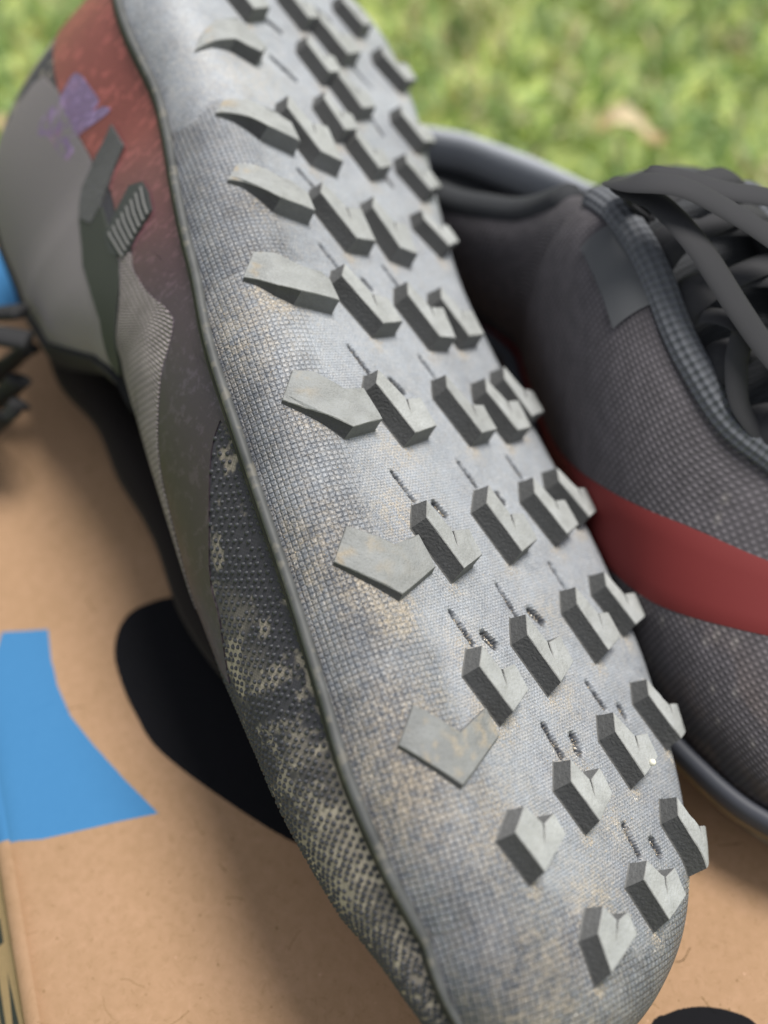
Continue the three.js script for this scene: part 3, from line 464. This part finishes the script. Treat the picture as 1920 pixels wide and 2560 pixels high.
{ // ribbed webbing: a base with raised cords
  const web = patch('webbing', [[70, 0.17], [72, 0.12], [76, 0.105], [81, 0.11], [84, 0.2], [86, 0.25], [87, 0.29], [82, 0.33], [76, 0.31], [73, 0.24]], 0.9, std({ color: new THREE.Color().setRGB(0.045, 0.05, 0.05), roughness: 0.8 }), upA, null, false);
  const cordMat = std({ color: new THREE.Color().setRGB(0.13, 0.13, 0.128), bumpMap: lugBump, bumpScale: 0.0002, roughness: 0.7 });
  for (let k = 0; k < 8; k++) { const t = (k + 0.5) / 8, P = []; for (let j = 0; j <= 10; j++) { const w = j / 10; P.push(upperAt(mix(mix(73, 81, w), mix(77, 87, w), t) , mix(0.115 + 0.006 * 0, 0.3, t), 1.0)); } mesh('cord', ribbon(P, 0.0004, 0.0004, 6), cordMat, web); }
}
const violet = std({ color: new THREE.Color().setRGB(1, 1, 1), vertexColors: true, map: scuff, roughness: 0.7, bumpMap: grain, bumpScale: 0.0002 });
patch('purple_mark', [[29, 0.215], [36, 0.178], [38, 0.18], [38, 0.215], [39.3, 0.17], [41.2, 0.16], [39.4, 0.28], [40, 0.3], [41.2, 0.36], [39, 0.385], [34, 0.4], [32, 0.44], [30, 0.4], [30.2, 0.34], [30, 0.29]], 0.5, violet, upA, (i, p) => { const w = sstep(0.12, 0.42, fbm(i * 0.9, p * 40, 3, 161)); return [mix(0.5, 0.37, w), mix(0.26, 0.26, w), mix(0.36, 0.48, w)]; });
patch('collar_edge', [[19, 1.05], [30, 1.1], [52, 1.11], [71, 1.0], [95, 0.98], [107, 0.9], [120, 1.05], [100, 1.2], [60, 1.3], [25, 1.3]], 2.2, std({ color: new THREE.Color().setRGB(0.012, 0.012, 0.014), roughness: 0.9 }), upA);
{ // rubber dots on the toe fabric
  const unit = []; const rings = [[0, 1], [0.62, 0.8], [1, 0]], seg = 7, V = [];
  rings.forEach(([r, z], a) => { for (let j = 0; j < seg; j++) V.push([r * Math.cos(j / seg * 6.283 + a * 0.4), r * Math.sin(j / seg * 6.283 + a * 0.4), z]); });
  const pos = [], idx = [];
  const rowsV = 1.75, colsU = 1.95, cum = [0]; for (let i = 138; i <= 350; i++) cum.push(cum[cum.length - 1] + upperAt(i, 0.15, 0).distanceTo(upperAt(i - 1, 0.15, 0)) * 1000);
  const alongRim = (U) => { let k = 0; while (k < cum.length - 2 && cum[k + 1] < U) k++; return 137 + k + (U - cum[k]) / (cum[k + 1] - cum[k]); };
  for (let rv = 0; rv < 34; rv++) for (let cu = 0; cu < 120; cu++) {
    const U = 1 + (cu + (rv % 2) * 0.5) * colsU, Vv = 2.4 + rv * rowsV, i = alongRim(U + (rnd() - 0.5) * 0.5), psi = (Vv + (rnd() - 0.5) * 0.4) / 45;
    if (psi > 1.35 || i > 330 || inPoly(i, psi, OVER) || (i < 168 && psi > 0.45) || i < 143) continue;
    if (rnd() < 0.05) continue;
    const c = upperAt(i, psi, 0), ex = upperAt(i + 0.6, psi, 0).sub(c).normalize(), n = upperAt(i, psi, 1).sub(c).normalize(), ey = new THREE.Vector3().crossVectors(n, ex), r = 0.00062 * (0.85 + 0.3 * rnd()), hg = 0.00055, b0 = pos.length / 3;
    for (const [x, y, z] of V) { const p = c.clone().addScaledVector(ex, x * r).addScaledVector(ey, y * r).addScaledVector(n, z * hg - 0.00005); pos.push(p.x, p.y, p.z); }
    for (let a = 0; a < 2; a++) for (let j = 0; j < seg; j++) { const p = b0 + a * seg + j, q = b0 + a * seg + (j + 1) % seg; idx.push(p, p + seg, q, q, p + seg, q + seg); }
  }
  mesh('rubber_dots', geo(pos, null, idx), std({ color: new THREE.Color().setRGB(0.035, 0.037, 0.045), roughness: 0.5 }), upA, { kind: 'stuff' });
}
// laces of the leaning shoe hanging below its collar on the left
{
  const inv = shoeA.matrixWorld; shoeA.updateMatrixWorld(true);
  const L = (p) => shoeA.worldToLocal(new THREE.Vector3(...p));
  const black = std({ color: new THREE.Color().setRGB(0.014, 0.014, 0.016), roughness: 0.8, bumpMap: lugBump, bumpScale: 0.0002 });
  const lace = (pts, r) => mesh('lace', ribbon(spline(pts, 8, false).map(L), r, r * 0.55, 8), black, shoeA);
  lace([[-0.1, 0.045, -0.205], [-0.118, 0.045, -0.208], [-0.13, 0.032, -0.214], [-0.137, 0.014, -0.222], [-0.131, 0.006, -0.212], [-0.12, 0.016, -0.204], [-0.105, 0.034, -0.2]], 0.0038);
  lace([[-0.105, 0.03, -0.194], [-0.118, 0.018, -0.193], [-0.126, 0.008, -0.19], [-0.131, 0.006, -0.202], [-0.124, 0.012, -0.216], [-0.105, 0.032, -0.214]], 0.0036);
  lace([[-0.104, 0.045, -0.216], [-0.122, 0.036, -0.222], [-0.134, 0.02, -0.232], [-0.145, 0.006, -0.226]], 0.0036);
  // black tongue, lengthened under the shoe to block light and stand for contact shade
  const lobePath = spline([[-0.1, 0.045, -0.246], [-0.1, 0.034, -0.236], [-0.096, 0.024, -0.225], [-0.088, 0.016, -0.213], [-0.078, 0.012, -0.199], [-0.067, 0.01, -0.182], [-0.058, 0.009, -0.162], [-0.047, 0.008, -0.138], [-0.034, 0.008, -0.112]], 8, false).map(L);
  mesh('tongue', ribbon(lobePath, 0.0125, 0.008, 16, null, (t) => (0.75 + 0.12 * Math.sin(t * 23) + 0.25 * t) * Math.sqrt(Math.max(0.01, 1 - Math.pow(t, 6)))), std({ color: new THREE.Color().setRGB(0.014, 0.01, 0.009), roughness: 1, bumpMap: grain, bumpScale: 0.0006 }), shoeA);
}

// ---------- shoe B: upright on the box behind the first, toe to the right ----------
const shoeB = thing('trail_shoe', 'dark grey upright trail shoe with black laces and a red band above its toe', 'shoe');
shoeB.position.set(0.033, 0.0005, -0.34);
shoeB.rotation.y = -Math.atan2(0.937, 0.35);    // local x runs from heel to toe, z to the side nearer the camera
{
  const WX = [0, 3, 10, 25, 60, 110, 150, 185, 215, 240, 262, 278, 287, 291], WL = [2, 14, 24, 31, 33, 35, 42, 49, 51, 48, 40, 27, 14, 2];
  const wid = (x) => interp(x, WX, WL);
  // the soft shoe is bent to the left behind its middle
  const BEND = [[130, 0, 0]]; for (let x = 129; x >= -20; x--) { const p = BEND[BEND.length - 1], th = 0.47 * sstep(128, 82, x); BEND.push([p[0] - Math.cos(th), p[1] + Math.sin(th), th]); }
  const bend = (x, y, z) => { if (x >= 130) return new THREE.Vector3(x, y, z); const k = clamp(130 - x, 0, 149), i = Math.floor(k), f = k - i, a = BEND[i], b = BEND[Math.min(i + 1, 150 - 1)], th = mix(a[2], b[2], f); return new THREE.Vector3(mix(a[0], b[0], f) + Math.sin(th) * z, y, mix(a[1], b[1], f) + Math.cos(th) * z); };
  // the heel is pressed down and the left collar pushed out by the shoe leaning on it
  const EX = [0, 15, 35, 60, 85, 105, 130, 150, 175, 200, 220, 250, 275, 291], ER = [24, 24, 25, 27, 34, 52, 82, 84, 76, 62, 53, 42, 30, 16], EH = [42, 44, 46, 50, 59, 76, 88, 86, 76, 62, 53, 42, 30, 16];
  const GX = [0, 10, 30, 60, 85, 105, 120, 145, 170, 190, 202, 291], GL = [0, 12, 22, 23, 20, 20, 22, 21, 22, 17, 4, 0], GR = [0, 10, 20, 24, 23, 20, 18, 17, 17, 13, 4, 0];
  const WXL = [0, 3, 10, 25, 60, 95, 120, 150, 185, 215, 240, 262, 278, 287, 291], WLL = [2, 14, 24, 31, 34, 36, 38, 43, 49, 51, 48, 40, 27, 14, 2];
  const sm = (x, X, Y) => (interp(x - 6, X, Y) + 2 * interp(x, X, Y) + interp(x + 6, X, Y)) / 4;
  const wall = (x, tau, sd, off = 0) => {
    const lo = Math.max(0.5, sm(x, WX, WL)), w = sd > 0 ? mix(lo, Math.max(lo, sm(x, WXL, WLL)), sstep(0, 0.35, tau)) : lo, g = Math.min(sm(x, GX, sd > 0 ? GL : GR), w), E = sm(x, EX, sd > 0 ? EH : ER), c = Math.pow(Math.max(0, Math.cos(tau * Math.PI / 2)), 0.75), s = Math.sin(tau * Math.PI / 2);
    return bend(x, 13 + (E - 13) * Math.pow(s, 0.95) + off * tau * 0.8, sd * (g + (w - 2 - g) * c + off * (1 - 0.6 * tau) + 3 * Math.sin(Math.PI * tau) * (x < 120 ? 0.3 : 1))).multiplyScalar(0.001);
  };
  const meshMap = colorTex(256, 256, (x, y) => { const c = (0.5 + 0.5 * Math.sin(x * Math.PI / 8)) * (0.5 + 0.5 * Math.sin(y * Math.PI / 8)), f = 0.75 + 0.5 * fbm(x / 30, y / 30, 3, 121); return [(0.05 + 0.05 * c) * f, (0.046 + 0.047 * c) * f, (0.05 + 0.05 * c) * f]; }, true);
  const meshBump = grayTex(256, 256, (x, y) => (0.5 + 0.5 * Math.sin(x * Math.PI / 8)) * (0.5 + 0.5 * Math.sin(y * Math.PI / 8)), true);
  const cloth = std({ map: meshMap, vertexColors: true, bumpMap: meshBump, bumpScale: 0.0003, roughness: 0.9 });
  const sheet = (x0, x1, t0, t1, sd, off, nx = 60, nt = 16) => { const pos = [], uv = [], idx = [], vc = []; for (let i = 0; i <= nx; i++) for (let j = 0; j <= nt; j++) { const x = mix(x0, x1, i / nx), tv = mix(typeof t0 === 'function' ? t0(x) : t0, typeof t1 === 'function' ? t1(x) : t1, j / nt); pos.push(...wall(x, tv, sd, off).toArray()); uv.push(x / 26, tv * 70 / 26); { const d = sstep(195, 250, x) * sstep(0.9, 0.1, tv) * sstep(0.42, 0.62, fbm(x / 14, tv * 6, 4, 151)), sp = hash(i * 7, j * 3, 152) > 0.97 && x > 200 ? 1.2 : 0; const lo = 1 - 0.45 * sstep(195, 225, x) * sstep(0.55, 0.3, tv); vc.push((1.3 + 0.9 * d + sp) * lo, (1.28 + 0.5 * d + sp) * lo, (1.33 + 0.1 * d + sp * 0.8) * lo); } if (i && j) { const a = (i - 1) * (nt + 1) + j - 1, b = a + nt + 1; if (sd > 0) idx.push(a, b, a + 1, b, b + 1, a + 1); else idx.push(a, a + 1, b, b, a + 1, b + 1); } } return geo(pos, uv, idx, vc); };
  const up = mesh('upper', mergeGeometries([sheet(0, 291, 0, 1, 1, 0, 180, 40), sheet(0, 291, 0, 1, -1, 0, 120, 24)]), cloth, shoeB);
  const red = std({ color: new THREE.Color().setRGB(0.15, 0.012, 0.012), roughness: 0.8 });
  const bandUp = spline([[0, 0.09], [60, 0.09], [120, 0.09], [148, 0.12], [170, 0.27], [192, 0.53], [208, 0.73], [221, 0.9], [228, 1]], 6, false), bandLo = spline([[0, 0.03], [60, 0.03], [120, 0.03], [160, 0.08], [188, 0.2], [202, 0.3], [216, 0.46], [232, 0.74], [244, 1]], 6, false);
  const redBand = (sd) => { const pos = [], idx = []; bandUp.forEach((u, i) => { for (let j = 0; j <= 8; j++) { const t = j / 8; pos.push(...wall(mix(bandLo[i][0], u[0], t), mix(bandLo[i][1], u[1], t), sd, j % 8 ? 0.9 : 0.2).toArray()); if (i && j) { const a = (i - 1) * 9 + j - 1; idx.push(a, a + 9, a + 1, a + 9, a + 10, a + 1); } } }); return geo(pos, null, idx); };
  mesh('red_band', mergeGeometries([redBand(1), redBand(-1)]), red, up);
  const greyFilm = std({ color: new THREE.Color().setRGB(0.085, 0.088, 0.095), roughness: 0.85 });
  mesh('heel_counter', sheet(0, 60, 0.5, 0.97, -1, 1.0, 20, 8), std({ color: new THREE.Color().setRGB(0.4, 0.42, 0.46), roughness: 0.8 }), up);
  mesh('eyestay', sheet(134, 158, 0.74, 0.97, 1, 0.9, 20, 6), greyFilm, up);
  mesh('eyestay', sheet(134, 158, 0.74, 0.97, -1, 0.9, 20, 6), greyFilm, up);
  // padded collar and throat edge
  const edge = (x, sd, lift = 0) => { const p = wall(x, 1, sd); p.y += lift / 1000; return p; };
  const trail = (x0, x1, sd, lift, n = 24) => { const o = []; for (let i = 0; i <= n; i++) o.push(edge(mix(x0, x1, i / n), sd, lift)); return o; };
  const dark = std({ color: new THREE.Color().setRGB(0.035, 0.037, 0.042), roughness: 0.95 });
  mesh('collar', ribbon([...trail(104, 2, 1, -1)], 0.0045, 0.0045, 10), dark, up);
  mesh('collar', ribbon([...trail(104, 0, -1, 0)], 0.004, 0.008, 12, null, (t) => 0.35 + 0.65 * sstep(0, 0.5, t)), std({ color: new THREE.Color().setRGB(0.42, 0.44, 0.49), roughness: 0.9 }), up);
  const ropeMap = colorTex(128, 128, (x, y) => { const k = Math.sin((x + y) * Math.PI / 16) * Math.sin((x - y) * Math.PI / 16), f = 0.82 + 0.18 * k; return [0.135 * f, 0.143 * f, 0.162 * f]; }, true);
  const ropeBump = grayTex(128, 128, (x, y) => 0.5 + 0.5 * Math.sin((x + y) * Math.PI / 16) * Math.sin((x - y) * Math.PI / 16), true);
  ropeMap.repeat.set(60, 60); ropeBump.repeat.set(60, 60);
  const rope = std({ map: ropeMap, bumpMap: ropeBump, bumpScale: 0.0008, roughness: 0.9 });
  mesh('throat_edge', ribbon([...trail(120, 202, 1, 0.5), ...trail(202, 120, -1, 0.5)], 0.0042, 0.0034, 10), rope, up);
  // inside of the shoe
  const inner = (sd, t0 = 0, t1 = 1, x1 = 200) => { const pos = [], idx = [], uv = []; for (let i = 0; i <= 40; i++) for (let j = 0; j <= 6; j++) { const x = mix(1, x1, i / 40), p = wall(x, 1, sd), t = mix(t0, t1, j / 6); pos.push(p.x, mix(p.y, 0.016, t), p.z - sd * 0.001); uv.push(x / 26, t); if (i && j) { const a = (i - 1) * 7 + j - 1; idx.push(a, a + 1, a + 7, a + 1, a + 8, a + 7); } } return geo(pos, uv, idx); };
  mesh('insole', (() => { const pos = [], idx = []; for (let i = 0; i <= 50; i++) for (let j = 0; j <= 6; j++) { const x = mix(2, 280, i / 50), p = bend(x, 17, (j / 3 - 1) * (sm(x, WX, WL) - 2)).multiplyScalar(0.001); pos.push(p.x, p.y, p.z); if (i && j) { const a = (i - 1) * 7 + j - 1; idx.push(a, a + 1, a + 7, a + 1, a + 8, a + 7); } } return geo(pos, null, idx); })(), dark, up);
  mesh('lining', mergeGeometries([inner(1), inner(-1, 0.4), inner(-1, 0, 0.4)]), dark, up);
  const tongue = (() => { const pos = [], uv = [], idx = []; for (let i = 0; i <= 30; i++) for (let j = 0; j <= 12; j++) { const t = i / 30, x = mix(104, 200, t), k = j / 6 - 1, half = mix(22, 9, t); pos.push(x / 1000, (interp(x, [104, 115, 135, 165, 200], [72, 80, 80, 71, 57]) - 5 * k * k + 1.2 * Math.sin(i * 1.1) * (1 - k * k)) / 1000, half * k / 1000); uv.push(x / 26, k); if (i && j) { const a = (i - 1) * 13 + j - 1; idx.push(a, a + 1, a + 13, a + 1, a + 14, a + 13); } } return geo(pos, uv, idx); })();
  mesh('tongue', tongue, std({ color: new THREE.Color().setRGB(0.05, 0.053, 0.06), bumpMap: meshBump, bumpScale: 0.0004, roughness: 0.9 }), shoeB);
  // laces
  const laceMap = colorTex(64, 64, (x, y) => { const f = 0.85 + 0.25 * Math.abs(Math.sin((x + y) * Math.PI / 16)) * (0.5 + hash(x, y, 140)); return [0.024 * f, 0.024 * f, 0.028 * f]; }, true); laceMap.repeat.set(420, 420);
  const laceMat = std({ map: laceMap, bumpMap: laceMap, bumpScale: 0.0002, roughness: 0.8 });
  const V = (a) => a.map((p) => new THREE.Vector3(p[0] / 1000, p[1] / 1000, p[2] / 1000));
  const lace = (pts, r = 3.2) => mesh('lace', ribbon(V(spline(pts, 8, false)), r / 1000, r / 3600, 10), laceMat, shoeB);
  for (const [x, y] of [[128, 88], [142, 88], [156, 84], [172, 77], [187, 68]]) {
    const g = sm(x, GX, GL) - 1, r = sm(x, GX, GR) - 1;
    lace([[x, y - 6, g], [x + 2, y + 2, g - 6], [x + 5, y + 2, 0], [x + 9, y + 1, 6 - r], [x + 10, y - 6, -r]]);
    lace([[x + 8, y - 6, g], [x + 6, y + 2, g - 6], [x + 4, y + 4, 0], [x + 2, y + 1, 6 - r], [x, y - 6, -r]]);
  }
  lace([[134, 89, 12], [131, 96, 20], [136, 101, 25], [144, 101, 20], [157, 98, 16], [172, 91, 12], [184, 84, 7], [200, 76, -2], [216, 66, -10]], 3.6);
  lace([[134, 88, 14], [132, 97, 24], [139, 105, 26], [146, 107, 17], [154, 103, 7], [162, 98, -2], [176, 92, -14]], 3.6);
  lace([[134, 98, 22], [138, 105, 21], [142, 105, 14], [147, 103, 5], [151, 100, -7], [156, 94, -18]], 3.4);
  lace([[166, 84, 16], [170, 86, 13], [175, 86, 11], [180, 81, 14], [188, 74, 15], [196, 66, 9], [202, 61, 2]], 2.8);
  // sole
  const rubber = colorTex(256, 256, (x, y) => { const n = fbm(x / 25, y / 25, 4, 131); return [mix(0.03, 0.06, n), mix(0.033, 0.064, n), mix(0.045, 0.08, n)]; }, true);
  const dirt = colorTex(256, 256, (x, y) => { const n = fbm(x / 25, y / 25, 4, 132), g = 0.7 + 0.6 * hash(x, y, 133); return [mix(0.13, 0.27, n) * g, mix(0.1, 0.2, n) * g, mix(0.07, 0.12, n) * g]; }, true);
  const ringAt = (y, o) => { const P = []; for (let i = 0; i <= 100; i++) { const x = 291 * (0.5 - 0.5 * Math.cos(i / 100 * Math.PI)); P.push([x, sm(x, WX, WL) + o, y]); } const B3 = (x, y, z) => { const q = bend(x, y, z); return [q.x, q.y, q.z]; }, out = P.map((p) => B3(p[0], p[2], p[1])); for (let i = 99; i > 0; i--) out.push(B3(P[i][0], P[i][2], -P[i][1])); return out; };
  const band = (rings) => { const pos = [], uv = [], idx = [], n = rings[0].length; rings.forEach((r, k) => { for (let i = 0; i <= n; i++) { const p = r[i % n]; pos.push(p[0] / 1000, p[1] / 1000, p[2] / 1000); uv.push(i / n * 20, k * 0.3); if (k && i) { const a = (k - 1) * (n + 1) + i - 1, b = a + n + 1; idx.push(a, b, a + 1, b, b + 1, a + 1); } } }); return geo(pos, uv, idx); };
  const sole = mesh('outsole', band([ringAt(18, 0.5), ringAt(13, 2), ringAt(7.5, 1), ringAt(4, -3.5), ringAt(3.6, -14), ringAt(3.6, -40)]), std({ map: dirt, roughness: 0.9 }), shoeB);
  mesh('rim_bead', ribbon(ringAt(18, 1.4).concat([ringAt(18, 1.4)[0]]).map((p) => new THREE.Vector3(p[0] / 1000, p[1] / 1000, p[2] / 1000)), 0.0026, 0.0036, 10), std({ map: rubber, roughness: 0.6 }), sole);
  const lugG = new THREE.CylinderGeometry(0.0045, 0.0062, 0.0042, 4); 
  for (let i = 0; i < 13; i++) for (const sd of [1, -1]) { const x = 18 + i * 20.5, w = wid(x) - 8; const g = lugG.clone(); g.rotateY(0.5 + 0.2 * i); { const q = bend(x, 2.1, sd * w); g.translate(q.x / 1000, 0.0021, q.z / 1000); }; mesh('lug', g, std({ map: dirt, roughness: 0.9 }), sole); }
}
scene.traverse((o) => { if (o.isMesh) { o.castShadow = true; o.receiveShadow = true; } });
renderer.render(scene, camera);
